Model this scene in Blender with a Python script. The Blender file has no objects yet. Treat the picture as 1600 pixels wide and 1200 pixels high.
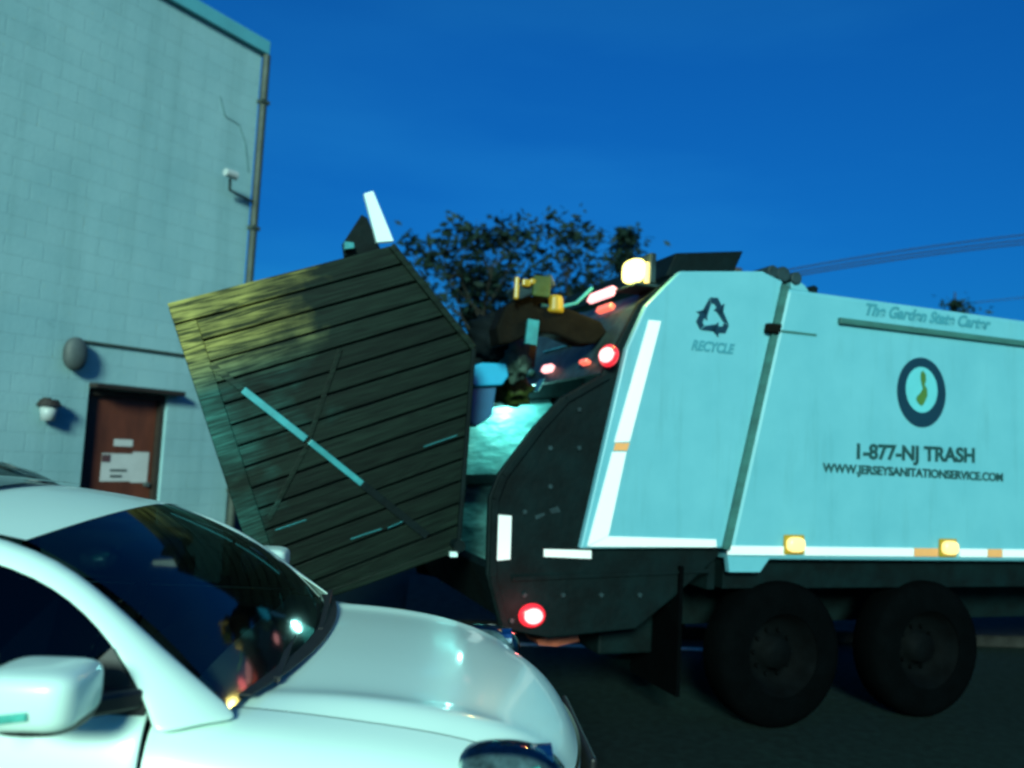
import bpy, bmesh, math, random
from mathutils import Vector, Matrix, noise
random.seed(7)
sc = bpy.context.scene
C = sc.collection
R = math.radians

# ------------------------------------------------------------------ camera
FPX = 1300.0
PITCH, ROLL = R(4.8), R(2.9)
CAM = Vector((0, 0, 1.9))
fw = Vector((0, math.cos(PITCH), math.sin(PITCH)))
u0 = Vector((0, -math.sin(PITCH), math.cos(PITCH)))
r0 = Vector((1, 0, 0))
rt = r0 * math.cos(ROLL) + u0 * math.sin(ROLL)
up = u0 * math.cos(ROLL) - r0 * math.sin(ROLL)
cd = bpy.data.cameras.new('camera'); cam = bpy.data.objects.new('camera', cd); C.objects.link(cam)
cam.matrix_world = Matrix(((rt.x, up.x, -fw.x, CAM.x), (rt.y, up.y, -fw.y, CAM.y), (rt.z, up.z, -fw.z, CAM.z), (0, 0, 0, 1)))
cd.sensor_width = 36; cd.lens = 36 * FPX / 1600; cd.clip_end = 2000; cd.clip_start = 0.05
cd.dof.use_dof = True; cd.dof.focus_distance = 3.2; cd.dof.aperture_fstop = 1.6
sc.camera = cam

# ------------------------------------------------------------------ sky, sun, exposure
SUN_DIR = Vector((-0.08, -0.95, 0.34)).normalized()      # towards the light
w = bpy.data.worlds.new('World'); sc.world = w; w.use_nodes = True
nt = w.node_tree; nt.nodes.clear()
sky = nt.nodes.new('ShaderNodeTexSky'); sky.sky_type = 'NISHITA'; sky.sun_disc = False
sky.sun_elevation = math.asin(SUN_DIR.z); sky.sun_rotation = math.atan2(SUN_DIR.x, SUN_DIR.y)
sky.ozone_density = 6; sky.air_density = 1.2; sky.dust_density = 0.3
tc = nt.nodes.new('ShaderNodeTexCoord')
mp = nt.nodes.new('ShaderNodeMapping'); mp.inputs['Scale'].default_value = (1.2, 1.2, 5.0); mp.inputs['Rotation'].default_value = (0, R(9), 0)
nz = nt.nodes.new('ShaderNodeTexNoise'); nz.inputs['Scale'].default_value = 1.6; nz.inputs['Detail'].default_value = 5
rp = nt.nodes.new('ShaderNodeValToRGB')
rp.color_ramp.elements[0].position = 0.42; rp.color_ramp.elements[0].color = (0.035, 0.50, 0.96, 1)
rp.color_ramp.elements[1].position = 0.85; rp.color_ramp.elements[1].color = (0.075, 0.68, 1.08, 1)
mx = nt.nodes.new('ShaderNodeMix'); mx.data_type = 'RGBA'; mx.blend_type = 'MULTIPLY'; mx.inputs[0].default_value = 1
bg = nt.nodes.new('ShaderNodeBackground'); bg.inputs['Strength'].default_value = 0.098
wo = nt.nodes.new('ShaderNodeOutputWorld')
L = nt.links.new
L(tc.outputs['Generated'], mp.inputs[0]); L(mp.outputs[0], nz.inputs['Vector']); L(nz.outputs[0], rp.inputs[0])
sz = nt.nodes.new('ShaderNodeSeparateXYZ'); gr = nt.nodes.new('ShaderNodeMapRange'); gr.inputs[1].default_value = -.05; gr.inputs[2].default_value = .45; gr.inputs[3].default_value = .66; gr.inputs[4].default_value = 1.08
L(tc.outputs['Generated'], sz.inputs[0]); L(sz.outputs[2], gr.inputs[0])
gm = nt.nodes.new('ShaderNodeMath'); gm.operation = 'MULTIPLY'; gm.inputs[1].default_value = bg.inputs['Strength'].default_value; L(gr.outputs[0], gm.inputs[0]); L(gm.outputs[0], bg.inputs['Strength'])
L(sky.outputs[0], mx.inputs[6]); L(rp.outputs[0], mx.inputs[7]); L(mx.outputs[2], bg.inputs[0]); L(bg.outputs[0], wo.inputs[0])
ld = bpy.data.lights.new('sun', 'SUN'); ld.energy = 5.0; ld.angle = R(12); ld.color = (0.67, 1.0, 0.82)
lo = bpy.data.objects.new('sun', ld); C.objects.link(lo); lo.rotation_euler = SUN_DIR.to_track_quat('Z', 'Y').to_euler()
sc.view_settings.view_transform = 'Standard'; sc.view_settings.look = 'None'
sc.view_settings.exposure = 0.0; sc.view_settings.gamma = 1.0; sc.view_settings.use_curve_mapping = False
sc.render.engine = 'CYCLES'
sc.cycles.use_denoising = True
sc.cycles.filter_width = 2.6
sc.cycles.max_bounces = 6

# ------------------------------------------------------------------ helpers
def ray(px, py):
    return (fw * FPX + rt * (px - 800) + up * (600 - py)).normalized()

class Frame:
    """a thing's own axes: x along it, y away from the camera side, z up"""
    def __init__(s, loc, ang):
        s.loc = Vector(loc); s.ang = ang
        s.x = Vector((math.cos(ang), math.sin(ang), 0)); s.y = Vector((-math.sin(ang), math.cos(ang), 0))
    def local(s, p):
        q = p - s.loc; return Vector((q.dot(s.x), q.dot(s.y), q.z))
    def on(s, px, py, v):
        """local point on the plane y = v seen at a pixel"""
        d = ray(px, py); t = (v - (CAM - s.loc).dot(s.y)) / d.dot(s.y)
        return s.local(CAM + d * t)
    def uz(s, px, py, v):
        q = s.on(px, py, v); return (q.x, q.z)
    def hit(s, px, py, p0, nrm):
        """local point on a plane given in local coordinates"""
        d = ray(px, py); dl = Vector((d.dot(s.x), d.dot(s.y), d.z)); o = s.local(CAM)
        t = (p0 - o).dot(nrm) / dl.dot(nrm); return o + dl * t

class MB:
    def __init__(s): s.v = []; s.f = []
    def add(s, vs, fs):
        n = len(s.v); s.v += [tuple(p) for p in vs]; s.f += [tuple(i + n for i in f) for f in fs]; return s
    def box(s, a, b):
        x0, y0, z0 = a; x1, y1, z1 = b
        return s.add([(x0,y0,z0),(x1,y0,z0),(x1,y1,z0),(x0,y1,z0),(x0,y0,z1),(x1,y0,z1),(x1,y1,z1),(x0,y1,z1)],
                     [(0,3,2,1),(4,5,6,7),(0,1,5,4),(1,2,6,5),(2,3,7,6),(3,0,4,7)])
    def prism(s, pts, v0, v1):
        """polygon in (x,z) extruded from y=v0 to y=v1"""
        n = len(pts)
        return s.add([(p[0], v0, p[1]) for p in pts] + [(p[0], v1, p[1]) for p in pts],
                     [tuple(range(n)), tuple(range(2*n-1, n-1, -1))] + [(i, i+n, (i+1) % n + n, (i+1) % n) for i in range(n)])
    def cyl(s, a, b, r1, r2=None, n=16):
        a = Vector(a); b = Vector(b); r2 = r1 if r2 is None else r2
        d = (b - a).normalized(); t = Vector((0,0,1)) if abs(d.z) < .9 else Vector((1,0,0))
        e1 = d.cross(t).normalized(); e2 = d.cross(e1)
        vs = [a + (e1*math.cos(k*math.tau/n) + e2*math.sin(k*math.tau/n))*r1 for k in range(n)] + \
             [b + (e1*math.cos(k*math.tau/n) + e2*math.sin(k*math.tau/n))*r2 for k in range(n)]
        return s.add(vs, [tuple(range(n)), tuple(range(2*n-1, n-1, -1))] + [(i, i+n, (i+1)%n+n, (i+1)%n) for i in range(n)])
    def tube(s, pts, r, n=8):
        for a, b in zip(pts, pts[1:]): s.cyl(a, b, r, r, n)
        return s
    def bar(s, a, b, wd, th, nrm=(0,1,0)):
        """flat bar from a to b, width wd across, thickness th along nrm"""
        a = Vector(a); b = Vector(b); d = (b-a).normalized(); nn = Vector(nrm).normalized(); c = d.cross(nn).normalized()*wd/2; nn = nn*th/2
        vs = [p + c*i + nn*j for p in (a, b) for i, j in ((-1,-1),(1,-1),(1,1),(-1,1))]
        return s.add(vs, [(0,3,2,1),(4,5,6,7),(0,1,5,4),(1,2,6,5),(2,3,7,6),(3,0,4,7)])
    def ell(s, c, r, nu=20, nv=12, e=1.0, disp=0, seed=0, freq=4):
        c = Vector(c); vs = []
        def p(x): return math.copysign(abs(x)**e, x)
        for i in range(nv+1):
            th = math.pi*i/nv
            for k in range(nu):
                ph = math.tau*k/nu
                d = Vector((p(math.sin(th))*p(math.cos(ph)), p(math.sin(th))*p(math.sin(ph)), p(math.cos(th))))
                if disp: d *= 1 + disp*(noise.fractal(d*freq + Vector((seed*7.1, 0, 0)), 1, 2, 4))
                vs.append((c.x+d.x*r[0], c.y+d.y*r[1], c.z+d.z*r[2]))
        fs = [(i*nu+k, (i+1)*nu+k, (i+1)*nu+(k+1)%nu, i*nu+(k+1)%nu) for i in range(nv) for k in range(nu)]
        return s.add(vs, fs)
    def grid(s, rows):
        m = len(rows[0]); vs = [p for r in rows for p in r]
        return s.add(vs, [(i*m+k, i*m+k+1, (i+1)*m+k+1, (i+1)*m+k) for i in range(len(rows)-1) for k in range(m-1)])
    def build(s, name, m, parent=None, bevel=0, smooth=False, subsurf=0, solid=0):
        me = bpy.data.meshes.new(name); me.from_pydata(s.v, [], s.f); me.update()
        bm = bmesh.new(); bm.from_mesh(me); bmesh.ops.remove_doubles(bm, verts=bm.verts, dist=1e-5)
        bmesh.ops.recalc_face_normals(bm, faces=bm.faces); bm.to_mesh(me); bm.free()
        me.materials.append(m)
        if smooth:
            for p in me.polygons: p.use_smooth = True
        o = bpy.data.objects.new(name, me); C.objects.link(o)
        if parent: o.parent = parent
        if solid:
            k = o.modifiers.new('solid', 'SOLIDIFY'); k.thickness = solid; k.offset = 0
        if bevel:
            k = o.modifiers.new('bevel', 'BEVEL'); k.width = bevel; k.segments = 2; k.limit_method = 'ANGLE'; k.angle_limit = R(35)
        if subsurf:
            k = o.modifiers.new('sub', 'SUBSURF'); k.levels = subsurf; k.render_levels = subsurf; k.boundary_smooth = 'PRESERVE_CORNERS'
        return o

def thing(name, label, cat, fr, group=None):
    o = bpy.data.objects.new(name, None); C.objects.link(o); o.location = fr.loc; o.rotation_euler = (0, 0, fr.ang)
    o.empty_display_size = .2
    return tag(o, label, cat, group)
def tag(o, label, cat, group=None):
    o['label'] = label; o['category'] = cat
    if group: o['group'] = group
    return o
def struct(o): o['kind'] = 'structure'; return o
def place(o, fr): o.location = fr.loc; o.rotation_euler = (0, 0, fr.ang); return o

def mat(name, col, rough=.5, metal=0, var=.15, scale=6, bump=0, bscale=30, stretch=(1,1,1), col2=None, coat=0, emit=None, estr=0, detail=6, spec=.5, ramp=(.35,.7)):
    m = bpy.data.materials.new(name); m.use_nodes = True; t = m.node_tree; b = t.nodes['Principled BSDF']; l = t.links.new
    tc = t.nodes.new('ShaderNodeTexCoord'); mp = t.nodes.new('ShaderNodeMapping'); mp.inputs['Scale'].default_value = stretch
    l(tc.outputs['Object'], mp.inputs[0])
    n = t.nodes.new('ShaderNodeTexNoise'); n.inputs['Scale'].default_value = scale; n.inputs['Detail'].default_value = detail; n.inputs['Roughness'].default_value = .6
    l(mp.outputs[0], n.inputs['Vector'])
    r = t.nodes.new('ShaderNodeValToRGB'); r.color_ramp.elements[0].position = ramp[0]; r.color_ramp.elements[1].position = ramp[1]
    c2 = col2 or tuple(c*(1-2*var) for c in col)
    r.color_ramp.elements[0].color = (*c2, 1); r.color_ramp.elements[1].color = (*col, 1)
    l(n.outputs[0], r.inputs[0]); l(r.outputs[0], b.inputs['Base Color'])
    b.inputs['Roughness'].default_value = rough; b.inputs['Metallic'].default_value = metal
    b.inputs['Specular IOR Level'].default_value = spec
    mr = t.nodes.new('ShaderNodeMapRange'); mr.inputs[3].default_value = min(1, rough*1.2); mr.inputs[4].default_value = rough*.8
    l(n.outputs[0], mr.inputs[0]); l(mr.outputs[0], b.inputs['Roughness'])
    if coat: b.inputs['Coat Weight'].default_value = coat; b.inputs['Coat Roughness'].default_value = .08
    if bump:
        n2 = t.nodes.new('ShaderNodeTexNoise'); n2.inputs['Scale'].default_value = bscale; n2.inputs['Detail'].default_value = 5
        l(mp.outputs[0], n2.inputs['Vector'])
        bp = t.nodes.new('ShaderNodeBump'); bp.inputs['Strength'].default_value = bump; bp.inputs['Distance'].default_value = .02
        l(n2.outputs[0], bp.inputs['Height']); l(bp.outputs[0], b.inputs['Normal'])
    if emit: b.inputs['Emission Color'].default_value = (*emit, 1); b.inputs['Emission Strength'].default_value = estr
    return m

def glass(name, tint=(.12,.2,.2), rough=.03, thru=.5):
    m = bpy.data.materials.new(name); m.use_nodes = True; t = m.node_tree; t.nodes.clear(); l = t.links.new
    o = t.nodes.new('ShaderNodeOutputMaterial'); g = t.nodes.new('ShaderNodeBsdfGlossy'); g.inputs['Roughness'].default_value = rough
    tr = t.nodes.new('ShaderNodeBsdfTransparent'); tr.inputs[0].default_value = (*tint, 1)
    fr = t.nodes.new('ShaderNodeFresnel'); fr.inputs[0].default_value = 1.33
    n = t.nodes.new('ShaderNodeTexNoise'); n.inputs['Scale'].default_value = 3
    bp = t.nodes.new('ShaderNodeBump'); bp.inputs['Strength'].default_value = .05; bp.inputs['Distance'].default_value = .01
    l(n.outputs[0], bp.inputs['Height']); l(bp.outputs[0], g.inputs['Normal'])
    mx = t.nodes.new('ShaderNodeMixShader'); l(fr.outputs[0], mx.inputs[0]); l(tr.outputs[0], mx.inputs[1]); l(g.outputs[0], mx.inputs[2]); l(mx.outputs[0], o.inputs[0])
    return m

def lamp_mat(name, col, strength):
    return mat(name, tuple(c*.5 for c in col), .3, emit=col, estr=strength, var=.1)

def text(body, name, m, parent, at, size, width=None, shear=0, ext=.002, slope=0):
    """flat lettering on a plane facing -y of its parent; at = left end (x, y, z) of the baseline"""
    cu = bpy.data.curves.new(name, 'FONT'); cu.body = body; cu.size = size; cu.extrude = ext; cu.shear = shear; cu.offset = size*.036
    t = bpy.data.objects.new(name, cu); C.objects.link(t)
    bpy.context.view_layer.update()
    dg = bpy.context.evaluated_depsgraph_get()
    me = bpy.data.meshes.new_from_object(t.evaluated_get(dg))
    wd = max(v.co.x for v in me.vertices); k = (width/wd) if width else 1
    for v in me.vertices:
        x, y, z = v.co; v.co = (at[0] + x*k, at[1] - z, at[2] + y + slope*x*k)
    bpy.data.objects.remove(t); me.materials.clear(); me.materials.append(m)
    o = bpy.data.objects.new(name, me); C.objects.link(o); o.parent = parent
    return o

def point_light(loc, energy, col, radius=.05, spot=None, target=None):
    d = bpy.data.lights.new('lamp_light', 'SPOT' if spot else 'POINT'); d.energy = energy; d.color = col; d.shadow_soft_size = radius
    o = bpy.data.objects.new('lamp_light', d); C.objects.link(o); o.location = loc
    if spot:
        d.spot_size = spot; d.spot_blend = .6; o.rotation_euler = (Vector(target)-Vector(loc)).to_track_quat('-Z', 'Y').to_euler()
    return o

def clip(poly, a, b, c):
    """keep the part of poly with a*x+b*z <= c"""
    out = []
    for i, p in enumerate(poly):
        q = poly[(i+1) % len(poly)]; dp = a*p[0]+b*p[1]-c; dq = a*q[0]+b*q[1]-c
        if dp <= 0: out.append(p)
        if (dp < 0 < dq) or (dq < 0 < dp):
            t = dp/(dp-dq); out.append((p[0]+(q[0]-p[0])*t, p[1]+(q[1]-p[1])*t))
    return out

# ------------------------------------------------------------------ materials
M = {}
M['asphalt'] = mat('asphalt', (.009,.022,.020), .9, var=.25, scale=14, bump=.5, bscale=90, spec=.1)
M['concrete'] = mat('concrete', (.035,.035,.033), .9, var=.2, scale=8, bump=.3, bscale=60, spec=.08)
M['line'] = mat('worn_line_paint', (.55,.55,.52), .7, var=.3, scale=20)
M['plaster'] = mat('painted_plaster', (.29,.48,.51), .9, scale=.9, bump=.15, bscale=22, col2=(.22,.40,.435), detail=11)
def block_wall(m):
    t = m.node_tree; b = t.nodes['Principled BSDF']; l = t.links.new; N = t.nodes.new
    tc = N('ShaderNodeTexCoord'); sx = N('ShaderNodeSeparateXYZ'); cb = N('ShaderNodeCombineXYZ')
    l(tc.outputs['Object'], sx.inputs[0]); l(sx.outputs[0], cb.inputs[0]); l(sx.outputs[2], cb.inputs[1])
    wn = N('ShaderNodeTexNoise'); wn.inputs['Scale'].default_value = 9; wv = N('ShaderNodeMix'); wv.data_type = 'VECTOR'; wv.inputs[0].default_value = .012
    l(cb.outputs[0], wn.inputs['Vector']); l(cb.outputs[0], wv.inputs[4]); l(wn.outputs[1], wv.inputs[5])
    bk = N('ShaderNodeTexBrick'); bk.inputs['Scale'].default_value = 1; bk.inputs['Brick Width'].default_value = .41; bk.inputs['Row Height'].default_value = .205; bk.inputs['Mortar Size'].default_value = .007; bk.inputs['Mortar Smooth'].default_value = .6
    bk.inputs['Color1'].default_value = (1,1,1,1); bk.inputs['Color2'].default_value = (.965,.965,.965,1); bk.inputs['Mortar'].default_value = (.93,.93,.93,1)
    l(wv.outputs[1], bk.inputs['Vector'])
    st = N('ShaderNodeMapping'); st.inputs['Scale'].default_value = (2.2,1,.12); l(tc.outputs['Object'], st.inputs[0])
    n = N('ShaderNodeTexNoise'); n.inputs['Scale'].default_value = 1.5; n.inputs['Detail'].default_value = 8; l(st.outputs[0], n.inputs['Vector'])
    r_ = N('ShaderNodeValToRGB'); r_.color_ramp.elements[0].position = .30; r_.color_ramp.elements[0].color = (.84,.87,.86,1); r_.color_ramp.elements[1].position = .52; r_.color_ramp.elements[1].color = (1,1,1,1); l(n.outputs[0], r_.inputs[0])
    n2 = N('ShaderNodeTexNoise'); n2.inputs['Scale'].default_value = 1; n2.inputs['Detail'].default_value = 12; n2.inputs['Roughness'].default_value = .75
    s2 = N('ShaderNodeMapping'); s2.inputs['Scale'].default_value = (2.6,1,9); l(tc.outputs['Object'], s2.inputs[0]); l(s2.outputs[0], n2.inputs['Vector'])
    r2 = N('ShaderNodeValToRGB'); r2.color_ramp.elements[0].position = .30; r2.color_ramp.elements[0].color = (.45,.5,.5,1); r2.color_ramp.elements[1].position = .37; r2.color_ramp.elements[1].color = (1,1,1,1); l(n2.outputs[0], r2.inputs[0])
    src = b.inputs['Base Color'].links[0].from_socket
    for s_ in (bk.outputs[0], r_.outputs[0], r2.outputs[0]):
        mx = N('ShaderNodeMix'); mx.data_type = 'RGBA'; mx.blend_type = 'MULTIPLY'; mx.inputs[0].default_value = 1
        l(src, mx.inputs[6]); l(s_, mx.inputs[7]); src = mx.outputs[2]
    l(src, b.inputs['Base Color'])
    bp = N('ShaderNodeBump'); bp.inputs['Strength'].default_value = .5; bp.inputs['Distance'].default_value = .006; bp.invert = True
    l(bk.outputs['Fac'], bp.inputs['Height']); l(b.inputs['Normal'].links[0].from_socket, bp.inputs['Normal']); l(bp.outputs[0], b.inputs['Normal'])
block_wall(M['plaster'])
M['coping'] = mat('coping_metal', (.10,.38,.44), .5, var=.08, scale=3)
M['pipe'] = mat('downspout_paint', (.05,.07,.055), .6, var=.2)
M['door'] = mat('brown_door_paint', (.15,.038,.02), .55, var=.25, scale=4, stretch=(1,1,.3))
M['frame_dark'] = mat('dark_frame', (.03,.02,.015), .6, var=.2)
M['paper'] = mat('paper', (.55,.55,.55), .8, var=.06)
M['ink'] = mat('printed_ink', (.10,.04,.05), .8, var=.1)
M['dull'] = mat('dull_grey_metal', (.08,.10,.10), .6, var=.2)
M['white_plastic'] = mat('white_plastic', (.45,.5,.5), .4, var=.1)
M['truck'] = mat('truck_enamel', (.15,.43,.50), .42, var=.08, scale=2.2, coat=.15, bump=.06, bscale=2.5, detail=8, col2=(.12,.38,.45))
M['tape'] = mat('white_reflective_tape', (.95,.95,.93), .5, var=.01, scale=40)
M['tape_red'] = mat('orange_reflective_tape', (.9,.38,.13), .5, var=.03, scale=40)
M['black_steel'] = mat('dark_steel', (.002,.010,.011), .65, var=.3, scale=5, bump=.25, bscale=20, spec=.12)
M['brown_steel'] = mat('rusty_dark_steel', (.006,.006,.004), .8, spec=.08, var=.3, scale=5, bump=.3, bscale=20)
M['grey_steel'] = mat('scuffed_grey_steel', (.025,.055,.062), .5, spec=.25, var=.3, scale=8, bump=.3, bscale=12)
M['hopper'] = mat('scuffed_hopper_steel', (.16,.42,.40), .4, scale=3.2, col2=(.02,.09,.095), bump=1, bscale=7, stretch=(1,1,2.2), detail=10, metal=.15)
M['rubber'] = mat('tyre_rubber', (.001,.0018,.0022), .9, var=.2, bump=.3, bscale=50, spec=.02)
M['rim'] = mat('dirty_rim', (.0016,.0028,.0034), .8, var=.3, spec=.05)
M['decal_dark'] = mat('dark_blue_vinyl', (.006,.035,.06), .4, var=.1, scale=3)
M['decal_faint'] = mat('faded_teal_vinyl', (.05,.27,.34), .5, var=.1, scale=3)
M['decal_text'] = mat('dark_green_vinyl', (.012,.07,.07), .5, var=.2, scale=3)
M['decal_pale'] = mat('pale_vinyl', (.12,.50,.55), .5, var=.05, scale=3)
M['decal_green'] = mat('olive_green_vinyl', (.07,.17,.03), .5, var=.1, scale=3)
M['ledge'] = mat('grimy_ledge', (.04,.16,.14), .6, var=.2, scale=10, stretch=(.3,1,1))
M['lamp_red'] = lamp_mat('red_lamp_lens', (1,.12,.13), 9)
M['lamp_red_hot'] = lamp_mat('bright_red_lamp_lens', (1,.42,.42), 2.4)
M['lamp_red_rim'] = lamp_mat('red_lamp_rim', (1,.03,.05), 1.0)
M['lamp_red_dim'] = lamp_mat('dim_red_lamp_lens', (1,.16,.10), 1.4)
M['lamp_yellow'] = lamp_mat('yellow_work_lamp_lens', (1,.9,.25), 4)
M['lamp_amber'] = lamp_mat('amber_lamp_lens', (1,.74,.26), 1.4)
M['lamp_amber_dim'] = lamp_mat('dim_amber_lens', (.50,.36,.02), .28)
M['added_lamp_cyan'] = lamp_mat('added_lamp_lens', (.6,1,.9), 1.2)
M['galv'] = mat('galvanised_steel', (.06,.38,.41), .35, var=.2, scale=9, metal=.25)
M['bright_post'] = mat('white_painted_steel', (.75,.95,.93), .35, var=.03, scale=4)
M['car'] = mat('white_car_paint', (.68,.90,.80), .35, var=.02, scale=2, coat=.35)
M['car_green'] = mat('dark_green_car_paint', (.03,.065,.05), .35, var=.05, scale=2, coat=.7)
M['trim'] = mat('black_trim', (.012,.012,.013), .5, var=.2)
M['glass'] = glass('window_glass', (.10,.16,.16))
M['glass_wind'] = glass('windscreen_glass', (.13,.20,.20), .06)
M['lens'] = glass('headlight_lens', (.75,.85,.85), .02)
M['chrome'] = mat('chrome', (.6,.6,.6), .12, metal=1, var=.02)
M['interior'] = mat('dark_upholstery', (.03,.033,.035), .8, var=.2, bump=.3)
M['bag_black'] = mat('black_bin_bag', (.004,.008,.010), .8, var=.2, bump=.6, bscale=14, spec=.08)
M['bag_pale'] = mat('pale_bin_bag', (.07,.15,.12), .7, var=.25, bump=.6, bscale=14)
M['bag_green'] = mat('green_bin_bag', (.04,.08,.008), .7, var=.2, bump=.6, bscale=14)
M['card'] = mat('brown_cardboard', (.05,.022,.015), .8, var=.15, bump=.2)
M['blue'] = mat('blue_plastic', (.012,.36,.62), .45, var=.06)
M['blue_dark'] = mat('blue_plastic_body', (.02,.12,.24), .45, var=.1)
M['orange'] = mat('orange_step', (.45,.10,.05), .5, var=.3, scale=8, bump=.4)
M['bark'] = mat('bark', (.03,.028,.02), .9, var=.3, bump=.6)
M['leaf'] = mat('dark_leaves', (.015,.04,.03), .7, var=.35, scale=1.5, spec=.15)
M['hedge'] = mat('far_foliage', (.012,.03,.022), .9, var=.4, scale=1, spec=.1)
M['wire'] = mat('cable_sheath', (.02,.02,.022), .7, var=.1)
M['polewood'] = mat('pole_wood', (.05,.04,.03), .9, var=.3, stretch=(1,1,.1))

def wood():
    m = bpy.data.materials.new('stained_wood'); m.use_nodes = True; t = m.node_tree; b = t.nodes['Principled BSDF']; l = t.links.new
    N = t.nodes.new
    tc = N('ShaderNodeTexCoord'); oi = N('ShaderNodeObjectInfo')
    add = N('ShaderNodeVectorMath'); add.operation = 'ADD'
    cmb = N('ShaderNodeCombineXYZ'); mul = N('ShaderNodeMath'); mul.operation = 'MULTIPLY'; mul.inputs[1].default_value = 37
    l(oi.outputs['Random'], mul.inputs[0]); l(mul.outputs[0], cmb.inputs[0]); l(mul.outputs[0], cmb.inputs[2])
    rot = N('ShaderNodeMapping'); rot.inputs['Rotation'].default_value = (0, WOODANG, 0)
    l(tc.outputs['Object'], rot.inputs[0]); l(rot.outputs[0], add.inputs[0]); l(cmb.outputs[0], add.inputs[1])
    st = N('ShaderNodeMapping'); st.inputs['Scale'].default_value = (.55, 1, 6.5); l(add.outputs[0], st.inputs[0])
    # growth rings bent by noise: arches and knots
    n0 = N('ShaderNodeTexNoise'); n0.inputs['Scale'].default_value = 1.7; n0.inputs['Detail'].default_value = 2; l(st.outputs[0], n0.inputs['Vector'])
    ring = N('ShaderNodeMath'); ring.operation = 'MULTIPLY'; ring.inputs[1].default_value = 62; l(n0.outputs[0], ring.inputs[0])
    sn = N('ShaderNodeMath'); sn.operation = 'SINE'; l(ring.outputs[0], sn.inputs[0])
    st2 = N('ShaderNodeMapping'); st2.inputs['Scale'].default_value = (2.5, 1, 90); l(add.outputs[0], st2.inputs[0])
    n1 = N('ShaderNodeTexNoise'); n1.inputs['Scale'].default_value = 1.6; n1.inputs['Detail'].default_value = 6; l(st2.outputs[0], n1.inputs['Vector'])
    s1 = N('ShaderNodeMath'); s1.operation = 'MULTIPLY_ADD'; s1.inputs[1].default_value = .075; l(sn.outputs[0], s1.inputs[0]); l(n1.outputs[0], s1.inputs[2])
    r = N('ShaderNodeValToRGB'); l(s1.outputs[0], r.inputs[0])
    r.color_ramp.elements[0].position = .36; r.color_ramp.elements[0].color = (.002,.006,.004,1)
    r.color_ramp.elements[1].position = .72; r.color_ramp.elements[1].color = (.008,.019,.013,1)
    # yellow and cyan light painted into the boards, strongest at upper left
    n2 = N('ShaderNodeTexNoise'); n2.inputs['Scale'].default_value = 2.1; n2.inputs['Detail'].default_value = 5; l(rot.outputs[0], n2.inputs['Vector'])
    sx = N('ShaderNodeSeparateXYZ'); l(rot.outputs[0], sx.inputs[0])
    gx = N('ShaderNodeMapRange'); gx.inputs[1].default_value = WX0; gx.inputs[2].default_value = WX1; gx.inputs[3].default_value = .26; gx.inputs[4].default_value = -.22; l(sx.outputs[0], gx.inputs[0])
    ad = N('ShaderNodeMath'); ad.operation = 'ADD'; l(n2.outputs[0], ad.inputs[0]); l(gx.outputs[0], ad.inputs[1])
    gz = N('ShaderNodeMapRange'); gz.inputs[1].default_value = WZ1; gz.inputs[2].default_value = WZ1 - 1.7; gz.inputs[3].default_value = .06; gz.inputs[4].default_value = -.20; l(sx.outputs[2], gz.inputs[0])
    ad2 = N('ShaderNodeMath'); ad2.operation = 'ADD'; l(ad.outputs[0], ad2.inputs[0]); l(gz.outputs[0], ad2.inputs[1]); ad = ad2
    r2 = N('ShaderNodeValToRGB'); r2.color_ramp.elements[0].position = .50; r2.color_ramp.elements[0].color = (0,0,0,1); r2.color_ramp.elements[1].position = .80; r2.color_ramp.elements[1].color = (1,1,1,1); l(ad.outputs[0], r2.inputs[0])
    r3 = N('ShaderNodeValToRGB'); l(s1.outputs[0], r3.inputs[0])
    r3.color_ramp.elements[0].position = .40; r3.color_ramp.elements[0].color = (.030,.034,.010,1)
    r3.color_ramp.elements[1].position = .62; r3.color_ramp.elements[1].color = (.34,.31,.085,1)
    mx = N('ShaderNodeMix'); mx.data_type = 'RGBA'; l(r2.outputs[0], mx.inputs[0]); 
    r4 = N('ShaderNodeValToRGB'); l(s1.outputs[0], r4.inputs[0])       # cyan light painted on the boards lower down
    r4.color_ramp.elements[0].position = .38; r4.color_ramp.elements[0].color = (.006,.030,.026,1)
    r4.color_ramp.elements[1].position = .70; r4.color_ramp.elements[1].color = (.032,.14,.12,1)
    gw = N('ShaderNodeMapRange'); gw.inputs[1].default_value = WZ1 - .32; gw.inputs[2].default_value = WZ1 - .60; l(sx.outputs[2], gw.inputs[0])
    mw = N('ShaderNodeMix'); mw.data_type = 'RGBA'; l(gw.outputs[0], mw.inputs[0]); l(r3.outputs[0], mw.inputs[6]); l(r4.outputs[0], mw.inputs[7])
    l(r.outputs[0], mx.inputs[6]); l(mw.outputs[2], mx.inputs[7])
    hv = N('ShaderNodeHueSaturation'); vr = N('ShaderNodeMapRange'); vr.inputs[3].default_value = .75; vr.inputs[4].default_value = 1.25
    l(oi.outputs['Random'], vr.inputs[0]); l(vr.outputs[0], hv.inputs['Value']); l(mx.outputs[2], hv.inputs['Color']); l(hv.outputs[0], b.inputs['Base Color'])
    b.inputs['Roughness'].default_value = .5; b.inputs['Specular IOR Level'].default_value = .12
    bp = N('ShaderNodeBump'); bp.inputs['Strength'].default_value = .35; bp.inputs['Distance'].default_value = .004; l(s1.outputs[0], bp.inputs['Height']); l(bp.outputs[0], b.inputs['Normal'])
    return m

# ------------------------------------------------------------------ setting
g = MB().grid([[(x, y, 0) for x in (-400, -20, -5, 0, 5, 20, 400)] for y in (-200, -10, 0, 4, 8, 20, 600)])
struct(g.build('ground', M['asphalt']))
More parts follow.
